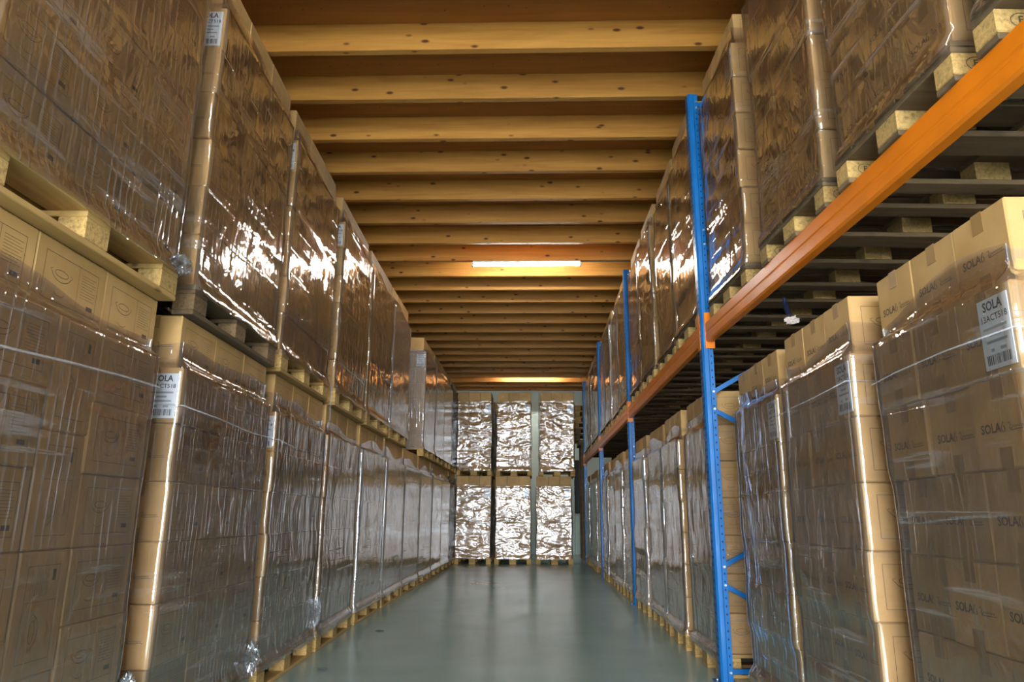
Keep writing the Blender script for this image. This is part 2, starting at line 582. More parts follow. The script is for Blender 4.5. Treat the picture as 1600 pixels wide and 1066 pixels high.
def carton_mesh(printed):
    mb = MB()
    mb.box(-CW / 2, CW / 2, -CL / 2, CL / 2, 0.0008, CH - 0.0008, mi=0, bev=0.005)
    if printed:
        art_short, art_long = [], []
        v, f = text_data('SOLA', 0.036, 0, 0.0009)
        art_short.append(([(a - 0.052, b + 0.112, 0) for a, b, _ in v], f))
        # small flame-like mark
        art_short.append(ribbon2([(0.000, 0.098), (-0.006, 0.110), (0.001, 0.122), (0.004, 0.128)], 0.0035))
        art_short.append(ribbon2([(0.006, 0.098), (0.009, 0.108), (0.004, 0.116)], 0.003))
        # script line, too small to read
        sw = [(0.024, 0.120), (0.030, 0.124), (0.034, 0.114), (0.027, 0.106), (0.033, 0.104)]
        for k in range(12):
            sw.append((0.038 + k * 0.0048, 0.107 + (0.006 if k % 2 else 0.0)))
        art_short.append(ribbon2(sw, 0.0028))
        art_short.append(ribbon2([(0.03, 0.101), (0.098, 0.103)], 0.0022))
        # long face: frame, dish symbol, block of lines
        fx0, fx1, fz0, fz1 = -0.150, 0.150, 0.045, 0.205
        for a in ((fx0, fx1, fz0, fz0 + 0.0018), (fx0, fx1, fz1 - 0.0018, fz1), (fx0, fx0 + 0.0018, fz0, fz1), (fx1 - 0.0018, fx1, fz0, fz1), (0.035, 0.0364, fz0, fz1)):
            art_long.append(rect2(*a))
        def arc(cx, cz, rx, rz, a0, a1, n=12):
            return [(cx + rx * math.cos(R(a0 + (a1 - a0) * i / n)), cz + rz * math.sin(R(a0 + (a1 - a0) * i / n))) for i in range(n + 1)]
        art_long.append(ribbon2(arc(-0.058, 0.146, 0.036, 0.012, 0, 360, 16), 0.0022))
        art_long.append(ribbon2(arc(-0.058, 0.146, 0.050, 0.028, 190, 350, 12), 0.0024))
        art_long.append(ribbon2([(-0.108, 0.140), (-0.118, 0.150), (-0.106, 0.154)], 0.0022))
        art_long.append(ribbon2([(-0.008, 0.140), (0.002, 0.150), (-0.010, 0.154)], 0.0022))
        art_long.append(ribbon2(arc(-0.058, 0.085, 0.030, 0.016, 200, 340, 8), 0.002))
        for k in range(9):
            art_long.append(rect2(0.052, 0.138 - 0.014 * (k % 3 == 1), 0.100 + k * 0.010, 0.1014 + k * 0.010))
        art_long.append(rect2(0.098, 0.134, 0.064, 0.080))
        for fc, arts in (('-y', art_short), ('+y', art_short), ('+x', art_long), ('-x', art_long)):
            for v, f in arts:
                mb.add(face_map(fc, v), f, 1)
    return mb.build('carton', ['kraft_cardboard', 'print_ink'])

CARTON_P = carton_mesh(True)
CARTON_0 = carton_mesh(False)

# packing tape over the seam: runs along the top and folds down both short faces
tb = MB()
tw, tt = 0.026, 0.0012
hy = CL / 2
tb.box(-tw, tw, -hy - tt, -hy - 0.0002, CH - 0.062, CH + 0.0, mi=0)
tb.box(-tw, tw, -hy - tt, -hy - 0.0002, 0.0, 0.058, mi=0)
TAPE = mesh('packing_tape', tb.v[:8], tb.f[:6], ['packing_tape_brown'])
TAPE_LOW = mesh('packing_tape', tb.v[8:16], [[i - 8 for i in q] for q in tb.f[6:12]], ['packing_tape_brown'])

def label_mesh():
    mb = MB()
    w, h = 0.130, 0.200
    cx, cz = 0.048, 0.122
    y = -CL / 2 - 0.0035
    mb.box(cx - w / 2, cx + w / 2, y, y + 0.0025, cz - h / 2, cz + h / 2, mi=0)
    def put(d, mi):
        mb.add([(a + cx, y - 0.0004, b + cz) for a, b, _ in d[0]], d[1], mi)
    v, f = text_data('SOLA', 0.038, 0, 0.001)
    put(([(a * 0.9, b + 0.076, 0) for a, b, _ in v], f), 1)
    v, f = text_data('13ACT518', 0.026, 0, 0.0004)
    put(([(a, b + 0.042, 0) for a, b, _ in v], f), 1)
    for k, (a, b) in enumerate(((-0.052, 0.050), (-0.024, 0.022), (-0.044, 0.044))):
        put(rect2(a, b, 0.010 - k * 0.019, 0.018 - k * 0.019), 2)
    put(rect2(-0.030, -0.016, -0.052, -0.043), 2)
    put(rect2(0.010, 0.034, -0.052, -0.043), 2)
    rg = random.Random(5)
    x = -0.052
    while x < 0.050:
        bw = rg.choice((0.0016, 0.003, 0.0045))
        put(rect2(x, x + bw, -0.088, -0.060), 1)
        x += bw + rg.choice((0.0016, 0.0025, 0.004))
    return mb.build('shipping_label', ['label_paper', 'label_ink', 'label_ink_pale'])
LABEL = label_mesh()

# ------------------------------------------------------------------ pallets (1.2 x 0.8 m, long axis on X, origin bottom centre)
def pm(name, *a, mat):
    return {0: box(name, *a, 'pallet_pine', 0.003), 1: box(name, *a, 'pallet_weathered_shade', 0.003)}[mat]
PAL = {}
for wmat in (0, 1):
    d = {}
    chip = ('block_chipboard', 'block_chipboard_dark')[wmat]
    for nm, hb in (('block_c', 0.05), ('block_m', 0.0725), ('block_s', 0.05)):
        mb = MB()
        mb.box(-0.0725, 0.0725, -hb, hb, 0.022, 0.100, mi=0, bev=0.004)
        if nm == 'block_s':
            # branded oval mark on both long faces
            ring = ribbon2([(0.030 * math.cos(R(a)), 0.061 + 0.022 * math.sin(R(a))) for a in range(0, 361, 20)], 0.003)
            tv, tf = text_data('E', 0.032, 0, 0.0008)
            for sg_ in (-1, 1):
                for v_, f_ in (ring, ([(a, b_ + 0.061, 0) for a, b_, _ in tv], tf)):
                    mb.add([(-sg_ * a, sg_ * 0.0505, b_) for a, b_, _ in v_], f_, 1)
        d[nm] = mb.build('block', [chip, 'print_ink'])
    d['bottom_e'] = pm('bottom_board', -0.6, 0.6, -0.05, 0.05, 0.0, 0.022, mat=wmat)
    d['bottom_m'] = pm('bottom_board', -0.6, 0.6, -0.0725, 0.0725, 0.0, 0.022, mat=wmat)
    d['cross'] = pm('cross_board', -0.0725, 0.0725, -0.4, 0.4, 0.100, 0.122, mat=wmat)
    d['deck_w'] = pm('deck_board', -0.6, 0.6, -0.0725, 0.0725, 0.122, 0.144, mat=wmat)
    d['deck_n'] = pm('deck_board', -0.6, 0.6, -0.05, 0.05, 0.122, 0.144, mat=wmat)
    PAL[wmat] = d

def pallet(loc, rz, label, group, wmat=0, full=True, boards=None):
    t = obj('wooden_pallet', None, None, loc, (0, 0, rz))
    t.empty_display_size = 0.2
    tag(t, label, 'pallet', group)
    d = PAL[wmat]
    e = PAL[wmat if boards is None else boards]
    for yy, bm_, bb in ((-0.35, 'block_c', 'bottom_e'), (0, 'block_m', 'bottom_m'), (0.35, 'block_c', 'bottom_e')):
        for xx in (-0.5275, 0, 0.5275):
            if not full and (yy, xx) in ((0, 0),):
                continue
            obj('block', d['block_s' if boards is not None and xx < 0 and bm_ == 'block_c' else bm_], t, (xx, yy, 0))
        obj('bottom_board', e[bb], t, (0, yy, 0))
    for xx in (-0.5275, 0, 0.5275):
        obj('cross_board', e['cross'], t, (xx, 0, 0))
    for yy, k in ((-0.3275, 'deck_w'), (-0.18, 'deck_n'), (0, 'deck_w'), (0.18, 'deck_n'), (0.3275, 'deck_w')):
        obj('deck_board', e[k], t, (0, yy, 0))
    return t

# ------------------------------------------------------------------ film
def smooth01(t):
    t = max(0.0, min(1.0, t))
    return t * t * (3 - 2 * t)

class LoadType:
    """carton grid, layer shifts and matching film for one kind of load. Local frame: x along the front, y inwards, front at y = 0, z up from the pallet base"""
    def __init__(s, name, W, D, along, lh, seed, mat, amp=0.012, cap_in=0.045, cap_rise=0.11, slack=0.004, du=0.022, dz=0.028):
        s.W, s.D, s.along, s.lh, s.mat = W, D, along, lh, mat
        rg = random.Random(seed)
        s.shift = [(rg.uniform(-amp, amp), rg.uniform(0.0, amp * 1.2)) for _ in range(6)]
        s.shift.append((rg.uniform(-0.01, 0.01), cap_in))
        s.cap_in = cap_in
        s.cap_rise = cap_rise
        s.seed = seed
        s.film = s.make_film(name, slack, du, dz)

    def lay(s, z):
        """interpolated shift of the layers at height z above the deck"""
        t = z / s.lh - 0.5
        i = int(math.floor(t))
        w = smooth01((t - i - 0.35) / 0.3)
        a = s.shift[max(0, min(5, i))]
        b = s.shift[max(0, min(5, i + 1))]
        return a[0] + (b[0] - a[0]) * w, a[1] + (b[1] - a[1]) * w

    def make_film(s, name, slack, du, dz):
        W, D, lh = s.W, s.D, s.lh
        sd = s.seed * 7.31
        # path: rear of one side, round the front, rear of the other side
        pts = []
        n1 = max(4, int(D / du))
        n2 = max(4, int(W / du))
        hw, r = W / 2, 0.030
        for i in range(n1):
            pts.append((-hw, D - (D - r) * i / n1, -1, 0))
        for i in range(9):
            a = R(180 + 90 * i / 8)
            pts.append((-hw + r + r * math.cos(a), r + r * math.sin(a), math.cos(a), math.sin(a)))
        for i in range(1, n2):
            pts.append((-hw + r + (W - 2 * r) * i / n2, 0.0, 0, -1))
        for i in range(9):
            a = R(270 + 90 * i / 8)
            pts.append((hw - r + r * math.cos(a), r + r * math.sin(a), math.cos(a), math.sin(a)))
        for i in range(1, n1 + 1):
            pts.append((hw, r + (D - r) * i / n1, 1, 0))
        zs = []
        z_bot, z_top = 0.112, 0.144 + 6 * lh
        nz = int((z_top - z_bot) / dz)
        for i in range(nz + 1):
            zs.append((z_bot + (z_top - z_bot) * i / nz, 0.0))
        for t in (0.15, 0.3, 0.5, 0.7, 0.85, 1.0):
            zs.append((z_top, t))
        v, uv, f = [], [], []
        u = 0.0
        nv = len(zs)
        for pi, (x, y, nx, ny) in enumerate(pts):
            if pi:
                u += math.hypot(x - pts[pi - 1][0], y - pts[pi - 1][1]) + 0.003
            for z, cap in zs:
                hz = z - 0.144
                sx, sy = s.lay(hz)
                nn = noise.noise(Vector((u * 2.2, z * 2.6, sd)))
                n2_ = noise.noise(Vector((u * 9.0, z * 3.0, sd + 5)))
                wob = 0.003 + 0.009 * abs(nx * ny) * 2 + slack * (1 + nn) + slack * 0.5 * (1 + n2_)
                if hz < 0.05:                      # hem stretched out over the pallet edge
                    wob = max(wob, 0.010) if hz > 0.02 else 0.016 + 0.004 * nn
                    k = smooth01(hz / 0.05)
                    sx, sy = sx * k, sy * k - 0.012 * (1 - k)
                px = x + sx + nx * wob
                py = y + (sy if ny != 0 or True else 0) * max(0.0, 1 - y / D) + ny * wob
                pz = z
                if hz < -0.02:
                    pz += 0.012 * noise.noise(Vector((u * 4, 0, sd)))
                if cap > 0:
                    rise = s.cap_rise * (0.55 + 0.75 * (0.5 + noise.noise(Vector((u * 1.5, 3.3, sd)))))
                    inn = s.cap_in * smooth01(cap * 1.8) - 0.006 * cap
                    cx, cy = s.shift[6][0], 0
                    px += -nx * inn + (cx - sx) * cap
                    py += -ny * inn + (0 - sy) * cap
                    pz += rise * cap ** 1.3
                v.append((px, py, pz))
                uv.append((u, z + cap * s.cap_rise))
        for i in range(len(pts) - 1):
            for j in range(nv - 1):
                f.append([i * nv + j, (i + 1) * nv + j, (i + 1) * nv + j + 1, i * nv + j + 1])
        return mesh('stretch_film', v, f, [s.mat], smooth=True, uvs=uv)

LT = {
    'L': [LoadType('L', 1.186, 0.775, 'x', 0.2508, k + 1, 'stretch_film', amp=0.009, du=0.02, dz=0.026) for k in range(3)],
    'Lf': [LoadType('Lf', 1.184, 0.775, 'x', 0.2508, k + 11, 'stretch_film_glare', amp=0.004, slack=0.004, du=0.03, dz=0.03) for k in range(3)],
    'R': [LoadType('R', 0.770, 1.185, 'y', 0.250, k + 21, 'stretch_film_tight', amp=0.014, du=0.02, dz=0.026) for k in range(4)],
    'Rf': [LoadType('Rf', 0.770, 1.185, 'y', 0.250, k + 31, 'stretch_film_slack' if k == 1 else 'stretch_film_glare', amp=0.014, slack=0.006, du=0.03, dz=0.03) for k in range(3)],
    'B': [LoadType('B', 0.770, 1.185, 'y', 0.2465, k + 41, 'stretch_film_end', amp=0.012, slack=0.008, cap_in=0.02, cap_rise=0.06, du=0.025, dz=0.025) for k in range(3)],
    'K': [LoadType('K', 1.186, 0.775, 'x', 0.250, 51, 'stretch_film_shade', amp=0.01, slack=0.010, cap_in=0.02, cap_rise=0.14, du=0.03, dz=0.03)],
}

def load(kind, var, loc, rz, label, group, near=-1, near_detail=True, depth_cols=3, has_label=True, tape=True, special=None, both_sides=False):
    """one wrapped load. near = -1/+1: which local x side is seen from the aisle's open end"""
    lt = LT[kind][var % len(LT[kind])]
    t = obj('wrapped_load', None, None, loc, (0, 0, rz))
    t.empty_display_size = 0.2
    tag(t, label, 'pallet load', group)
    me = CARTON_P if near_detail else CARTON_0
    rg = random.Random(f'{kind} {var} {loc[0]:.2f} {loc[1]:.2f} {loc[2]:.2f}')
    sz = lt.lh / CH
    if lt.along == 'x':
        cx, cy = CL, CW
        base = Matrix.Rotation(R(-90), 4, 'Z')
    else:
        cx, cy = CW, CL
        base = Matrix.Identity(4)
    ni = 0 if near < 0 else 2
    for l in range(7):
        sx, sy = lt.shift[l]
        for i in range(3):
            for j in range(3):
                if not (j == 0 or (j < depth_cols and (i == ni or (both_sides and i == 2 - ni)))):
                    continue
                if special == 'upright' and l < 6 and j == 0 and i == 1:
                    continue
                x = (i - 1) * (cx + 0.0022) + sx
                if special == 'upright' and i == 0:
                    x += cx - lt.lh * 1.0 - 0.004 if l < 6 else 0
                y = cy / 2 + 0.002 + j * (cy + 0.0022) + sy + rg.uniform(0, 0.003) + (rg.choice((0.0, 0.006, 0.016, 0.024)) if kind == 'R' and j == 0 and l < 6 and i != ni else 0.0)
                if l == 6:
                    y += 0.0
                m = Matrix.Translation((x, y, 0.144 + l * lt.lh)) @ Matrix.Rotation(rg.uniform(-0.006, 0.006), 4, 'Z') @ base
                if l == 6 and lt.cap_in > 0.03:
                    m = Matrix.Translation((-near * -0.0 + (0.035 if near < 0 else -0.035), 0, 0)) @ m
                m = m @ Matrix.Diagonal((1, 1, sz, 1))
                c = obj('carton', me, t, mat=m)
                if near_detail and tape:
                    obj('packing_tape', TAPE, c)
                    obj('packing_tape', TAPE_LOW, c)
                if has_label and l == 5 and j == 0 and i == (ni if kind != 'B' else 2):
                    obj('shipping_label', LABEL, c)
    if special == 'upright':
        x1 = (1 - 1) * (cx + 0.0022) + cx / 2 - lt.lh / 2
        for q in range(4):
            sx, sy = lt.shift[min(5, int(q * 1.5 + 0.7))]
            b = Matrix(((0, 0, -1, 0), (-1, 0, 0, 0), (0, 1, 0, 0), (0, 0, 0, 1)))
            hq = 6 * lt.lh / 4
            m = Matrix.Translation((x1 + sx + CH * sz / 2 + 0.002, CW / 2 + 0.004 + sy, 0.144 + hq * (q + 0.5))) @ b @ Matrix.Diagonal((1, (hq - 0.002) / CL, sz * 0.995, 1))
            c = obj('carton', me, t, mat=m)
    obj('stretch_film', lt.film, t)
    return t

ORD = ['first', 'second', 'third', 'fourth', 'fifth', 'sixth', 'seventh', 'eighth', 'ninth', 'tenth', 'eleventh', 'twelfth',
       'thirteenth', 'fourteenth', 'fifteenth', 'sixteenth', 'seventeenth']
loads = {}

# ---- left row: long side to the aisle
LEFT_X = -1.695
low = [1.66, 3.07, 4.45, 5.76, 7.13, 8.42, 9.68, 10.98, 12.24, 13.50]
up = [1.70, 3.10, 4.43, 5.86, 7.18, 8.46, 11.08, 12.305, 13.53]
Z_UP = 1.902
def lx(y):                                   # the row runs slightly away from the aisle's middle line
    pts = [(1.0, -1.50), (2.9, -1.545), (4.4, -1.605), (5.75, -1.65), (7.15, -1.69), (8.4, -1.705), (9.7, -1.715), (12.0, -1.70), (14.7, -1.68), (20.0, -1.68)]
    for (a, b), (c, d) in zip(pts, pts[1:]):
        if y <= c:
            return b + (d - b) * (y - a) / (c - a)
    return pts[-1][1]
rl = random.Random(77)
def left_load(k, y0, z, upper):
    far = y0 > 8
    rz = R(90) + math.atan2(lx(y0) - lx(y0 + 1.2), 1.2) + rl.uniform(-0.004, 0.004)
    x = lx(y0 + 0.6) + rl.uniform(-0.010, 0.006)
    rot = Matrix.Rotation(rz, 4, 'Z')
    o = Vector((x, y0 + 0.6, z))
    if upper:
        pl_, ll_ = f'wooden pallet under the {ORD[k]} upper load of the left row from the camera', f'film-wrapped carton load stacked on top in the left row, {ORD[k]} from the camera'
    else:
        pl_, ll_ = f'wooden pallet on the floor under the {ORD[k]} load of the left row from the camera', f'film-wrapped carton load on the floor of the left row, {ORD[k]} from the camera'
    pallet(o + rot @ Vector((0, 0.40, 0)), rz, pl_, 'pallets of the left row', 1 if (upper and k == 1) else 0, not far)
    return load('Lf' if far or (not upper and y0 > 6.5) else 'L', k + upper, o + rot @ Vector((0, 0.008, 0)), rz, ll_, ('upper' if upper else 'floor') + ' loads of the left row',
                -1, y0 < 8, 3 if (y0 < 8 or y0 == 11.08) else 2, True, y0 < 6, 'upright' if k == 0 and not upper else None)
for k, y0 in enumerate(low):
    loads['ll', k] = left_load(k, y0, 0, 0)
for k, y0 in enumerate(up):
    loads['lu', k] = left_load(k, y0, Z_UP, 1)
for z, w in ((0, 'on the floor'), (Z_UP, 'stacked on top')):
    pallet((-1.70 - 0.40, 15.375, z), R(90), f'wooden pallet {"on the floor under" if z == 0 else "carrying"} the shade-painted {"floor" if z == 0 else "upper"} load by the end loads', 'pallets of the left row', 0, False)
    load('K', 0, (-1.708, 15.375, z), R(90), f'wrapped load with painted shade {w} at the far end of the left row', 'shade-painted loads of the left row', -1, False, 2, False, False)

# ---- end rows: short side to the aisle
bx = [-1.318, -0.442, 0.458]
bux = [-1.322, -0.430, 0.530]
pos = ['beside the left row', 'middle of three', 'nearest the rack']
for r, yb in enumerate((16.03, 17.40)):
    for k in range(3):
        for lv in (0, 1):
            if r == 1 and k == 2:
                continue
            x = (bx if lv == 0 else bux)[k] + (0.0 if r == 0 else (-0.02, -0.045, 0)[k])
            if r == 1 and k == 0:
                x = -1.30
            z = 0 if lv == 0 else 1.872
            where = 'floor' if lv == 0 else 'upper'
            rowtxt = 'end wall row' if r == 0 else 'hidden row behind the end loads'
            pallet((x, yb + 0.6, z), R(90), f'wooden pallet of the {where} load {pos[k]}, {rowtxt}', 'pallets of the end rows', 0, r == 0)
            load('B', k + lv, (x, yb + 0.008, z), 0, f'{where} film-wrapped load {pos[k]}, {rowtxt}', 'loads of the end rows', 1, False, 2, True, False, None, r == 0)

# ------------------------------------------------------------------ pallet rack
XR, YU0, BAY = 1.184, 4.899, 4.0125
HU, ZBT, ZBB = 4.165, 2.338, 2.205
SLOPE = -0.0455                              # the first bay stands slightly askew
rack = obj('pallet_rack', None, None, (XR, YU0, 0))
tag(rack, 'blue and orange steel pallet rack along the aisle', 'rack')

# post profile: open channel, front on -x, 0.10 wide in y, stepped flanges
prof = [(0.0, 0.012), (0.012, 0.0), (0.040, 0.0), (0.046, 0.006), (0.076, 0.006), (0.076, 0.026), (0.073, 0.026), (0.073, 0.009), (0.044, 0.009), (0.038, 0.003),
        (0.013, 0.003), (0.003, 0.013), (0.003, 0.087), (0.013, 0.097), (0.038, 0.097), (0.044, 0.091), (0.073, 0.091), (0.073, 0.074), (0.076, 0.074), (0.076, 0.094), (0.046, 0.094), (0.040, 0.100), (0.012, 0.100), (0.0, 0.088)]
def post_mesh(flip):
    v, f = [], []
    n = len(prof)
    for z in (0.006, HU):
        for (a, b) in prof:
            v.append(((0.076 - a) if flip else a, b, z))
    for i in range(n):
        j = (i + 1) % n
        f.append([i, j, n + j, n + i] if not flip else [j, i, n + i, n + j])
    return mesh('post', v, f, ['blue_paint'])
POST, POST_B = post_mesh(False), post_mesh(True)
sb = MB()
zz = 0.10
while zz < HU - 0.1:
    sb.box(0.056, 0.064, 0.0050, 0.0062, zz, zz + 0.012)
    sb.box(-0.0006, 0.001, 0.026, 0.036, zz, zz + 0.018)
    sb.box(-0.0006, 0.001, 0.064, 0.074, zz, zz + 0.018)
    zz += 0.05
SLOTS = sb.build('slot', ['slot_dark'])
FOOT = box('foot_plate', -0.035, 0.095, -0.01, 0.11, 0.0, 0.006, 'blue_paint', 0.002)
BOLT_v, BOLT_f = tube_data([(0.061, -0.004, 0), (0.061, 0.006, 0)], 0.008, 8)
BOLT = mesh('bolt', BOLT_v, BOLT_f, ['bolt_zinc'])
FB = tube('foot_bolt', [(-0.02, 0.03, 0.004), (-0.02, 0.03, 0.022)], 0.008, 'bolt_zinc')
DEPTH = 1.10
def strut(name, a, b, w=0.030, d=0.022, mat='blue_paint'):
    a, b = Vector(a), Vector(b)
    t = (b - a).normalized()
    n = Vector((0, 1, 0))
    s_ = t.cross(n).normalized()
    v = []
    for p in (a, b):
        for (q, r_) in ((-1, -1), (1, -1), (1, 1), (-1, 1)):
            v.append(tuple(p + s_ * q * w / 2 + n * r_ * d / 2))
    f = [[0, 1, 2, 3], [7, 6, 5, 4], [0, 4, 5, 1], [1, 5, 6, 2], [2, 6, 7, 3], [3, 7, 4, 0]]
    return mesh(name, v, f, [mat])
zig = [((0.06, 0.06), (1.04, 0.06)), ((0.06, 0.585), (1.04, 0.06)), ((0.06, 0.700), (1.04, 1.21)), ((0.06, 1.735), (1.04, 1.23)), ((0.06, 1.855), (1.04, 2.41)),
       ((0.06, 2.94), (1.04, 2.45)), ((0.06, 3.05), (1.04, 3.58)), ((0.06, 4.05), (1.04, 3.62)), ((0.06, 4.10), (1.04, 4.10))]
ZIG = [strut('brace', (a[0], 0.05, a[1]), (b[0], 0.05, b[1])) for a, b in zig]
def frame_x(k):
    return 0.0 if k >= 0 else SLOPE * -BAY * 1.0 * (1 if k < 0 else 0)
for k in range(-1, 4):
    yy = k * BAY
    xx = 0.0 if k >= 0 else 0.1826
    fr_ = obj('upright_frame', None, rack, (xx, yy, 0))
    p = obj('post', POST, fr_)
    obj('post', POST_B, fr_, (DEPTH - 0.076, 0, 0))
    h = obj('slot', SLOTS, fr_)
    h['kind'] = 'stuff'
    obj('foot_plate', FOOT, fr_)
    obj('foot_plate', FOOT, fr_, (DEPTH - 0.076, 0, 0))
    obj('foot_bolt', FB, fr_)
    for m in ZIG:
        obj('brace', m, fr_)
    for a, b in zig:
        obj('bolt', BOLT, fr_, (0, 0, a[1]))
def beam_mesh(L):
    """stepped box beam, 0.133 high, front on -x, running along +y from 0 to L"""
    pr = [(0.0, 0.010), (0.0, 0.052), (0.004, 0.058), (0.004, 0.068), (0.0, 0.074), (0.0, 0.133), (0.030, 0.133), (0.030, 0.118), (0.050, 0.118), (0.050, 0.0), (0.010, 0.0)]
    v, f = [], []
    n = len(pr)
    for y in (0, L):
        for a, b in pr:
            v.append((a, y, b))
    for i in range(n):
        j = (i + 1) % n
        f.append([i, n + i, n + j, j])
    f.append(list(range(n)))
    f.append(list(range(n))[::-1][:])
    f[-1] = [n + i for i in range(n)][::-1]
    return mesh('beam', v, f, ['orange_paint'])
cm = MB()
cm.box(-0.004, 0.0005, -0.003, 0.060, -0.045, 0.215, bev=0.001)
cm.box(-0.004, 0.062, -0.006, -0.002, -0.045, 0.215, bev=0.001)
CONN = cm.build('beam_connector', ['orange_paint'])
cm2 = MB()
cm2.box(-0.004, 0.0005, 0.040, 0.103, -0.045, 0.215, bev=0.001)
cm2.box(-0.004, 0.062, 0.102, 0.106, -0.045, 0.215, bev=0.001)
CONN2 = cm2.build('beam_connector', ['orange_paint'])
BM = beam_mesh(BAY - 0.106)
for k in range(-1, 3):
    y0 = k * BAY + 0.103
    for side in (0, 1):
        xa = 0.0 if k >= 0 else 0.1826
        o = obj('beam', BM, rack, (xa - 0.004 + (DEPTH - 0.05 if side else 0.0) + (0.0 if side else 0.004), y0, ZBB))
        if k < 0:
            o.rotation_euler = (0, 0, math.atan2(0.160, BAY))
        if side == 0:
            obj('beam_connector', CONN2, o, (0, -0.103, -0.0))
            obj('beam_connector', CONN, o, (0, BAY - 0.103, -0.0))

# ---- loads of the rack rows: short side to the aisle
SKEW = math.atan2(0.182, BAY)
rlow = [(1.835, 1.262, 0.0), (2.765, 1.225, 0.0), (3.715, 1.255, 0.0)]
rup = [(1.10, 1.335, 1.0), (2.00, 1.298, 1.0), (2.935, 1.265, 1.0), (4.03, 1.245, 0.6)]
for b in range(3):
    ys = [0.135, 1.09, 2.08, 3.03]
    for q, dy in enumerate(ys):
        y = YU0 + b * BAY + dy
        rlow.append((y, 1.198 + (0.006, -0.008, 0.014, -0.006)[q], 0.0))
        rup.append((y, 1.196 + (0.0, 0.014, 0.0, 0.008)[q], 0.0))
rr_ = random.Random(9)
for k, (y0, x, sk) in enumerate(rlow):
    far = y0 > 9.2
    rz = R(-90) + SKEW * sk + rr_.uniform(-0.006, 0.006)
    rot = Matrix.Rotation(rz, 4, 'Z')
    c = Vector((x, y0 + 0.4, 0)) + rot @ Vector((0, 0.6, 0))
    pallet(c, rz + R(90), f'wooden pallet on the floor under the rack, {ORD[k]} from the camera', 'floor pallets under the rack', 0, not far)
    c = Vector((x, y0 + 0.4, 0)) + rot @ Vector((0, 0.008, 0))
    loads['rl', k] = load('Rf' if y0 > 6.5 else 'R', k, c, rz, f'film-wrapped carton load on the floor under the rack, {ORD[k]} from the camera',
         'floor loads under the rack', 1, y0 < 9, 3 if y0 < 9 else 2, True, y0 < 6)
for k, (y0, x, sk) in enumerate(rup):
    far = y0 > 9.2
    rz = R(-90) + SKEW * sk + rr_.uniform(-0.006, 0.006)
    rot = Matrix.Rotation(rz, 4, 'Z')
    c = Vector((x, y0 + 0.4, ZBT + 0.001)) + rot @ Vector((0, 0.6, 0))
    pallet(c, rz + R(90), f'wooden pallet on the orange rack beam, {ORD[k]} from the camera', 'pallets on the rack beam', 0, not far, 1)  # boards use the darker wood with shade painted in
    c = Vector((x, y0 + 0.4, ZBT + 0.001)) + rot @ Vector((0, 0.008, 0))
    loads['ru', k] = load('Rf' if far else 'R', k + 2, c, rz, f'film-wrapped carton load on the rack beam, {ORD[k]} from the camera',
         'loads on the rack beam', 1, y0 < 9, 3 if y0 < 9 else 2, True, y0 < 6)

# ------------------------------------------------------------------ film tails, strands
def crumple(name, r, seed, sx=1.0, sy=1.0, sz=1.0):
    bm = bmesh.new()
    bmesh.ops.create_icosphere(bm, subdivisions=4, radius=1.0)
    for v in bm.verts:
        n = v.co.normalized()
        d = 0.75 + 0.55 * abs(noise.noise(n * 2.6 + Vector((seed, 0, 0)))) + 0.45 * noise.noise(n * 6.0 + Vector((0, seed, 0)))
        v.co = Vector((n.x * sx, n.y * sy, n.z * sz)) * r * d
    bm.verts.index_update()
    vs_ = [tuple(v.co) for v in bm.verts]
    fs = [[q.index for q in p.verts] for p in bm.faces]
    bm.free()
    return mesh(name, vs_, fs, ['stretch_film'], smooth=False, uvs=[(p[0] * 2, p[2] * 2) for p in vs_])
# tufts hang at the far front corner of the load (local +x end for the left row)
for key, lx, lz, r, s_ in ((('ll', 0), 0.62, 0.34, 0.045, (1, 0.7, 1.9)), (('ll', 1), 0.60, 0.23, 0.06, (0.9, 0.7, 1.4)), (('ll', 2), 0.60, 0.30, 0.05, (0.8, 0.7, 2.2)), (('lu', 0), 0.59, 0.165, 0.042, (1.6, 0.8, 1.0))):
    obj('film_tail', crumple('film_tail', r, lx * 9 + lz * 31, *s_), loads[key], (lx, -0.022, lz))
def strand(key, pts, r=0.004):
    obj('film_strand', tube('film_strand', pts, r, 'film_rope', 6), loads[key])
m, nt, out = new_mat('film_rope')
b = N(nt, 'ShaderNodeBsdfPrincipled', Roughness=0.25)
b.inputs['Base Color'].default_value = (0.62, 0.62, 0.68, 1)
b.inputs['Alpha'].default_value = 0.35
link(nt, b, 'BSDF', out, 'Surface')
strand(('ll', 0), [(-0.60, -0.02, 1.465), (-0.3, -0.022, 1.475), (0.0, -0.022, 1.495), (0.3, -0.022, 1.51), (0.60, -0.02, 1.52)], 0.004)
strand(('ll', 1), [(-0.605, 0.3, 1.50), (-0.605, -0.02, 1.475), (-0.2, -0.024, 1.47), (0.2, -0.022, 1.455), (0.60, -0.022, 1.46)], 0.003)
strand(('ll', 2), [(-0.605, 0.3, 1.48), (-0.605, -0.02, 1.47), (-0.2, -0.024, 1.45), (0.2, -0.022, 1.455), (0.60, -0.022, 1.44)], 0.0025)
strand(('rl', 0), [(0.40, 0.5, 1.505), (0.405, -0.02, 1.50), (0.1, -0.026, 1.505), (-0.2, -0.026, 1.50), (-0.40, -0.022, 1.49)], 0.0028)
strand(('rl', 1), [(0.40, 0.5, 1.53), (0.405, -0.02, 1.53), (0.1, -0.026, 1.515), (-0.2, -0.026, 1.51), (-0.40, -0.022, 1.50)], 0.0028)
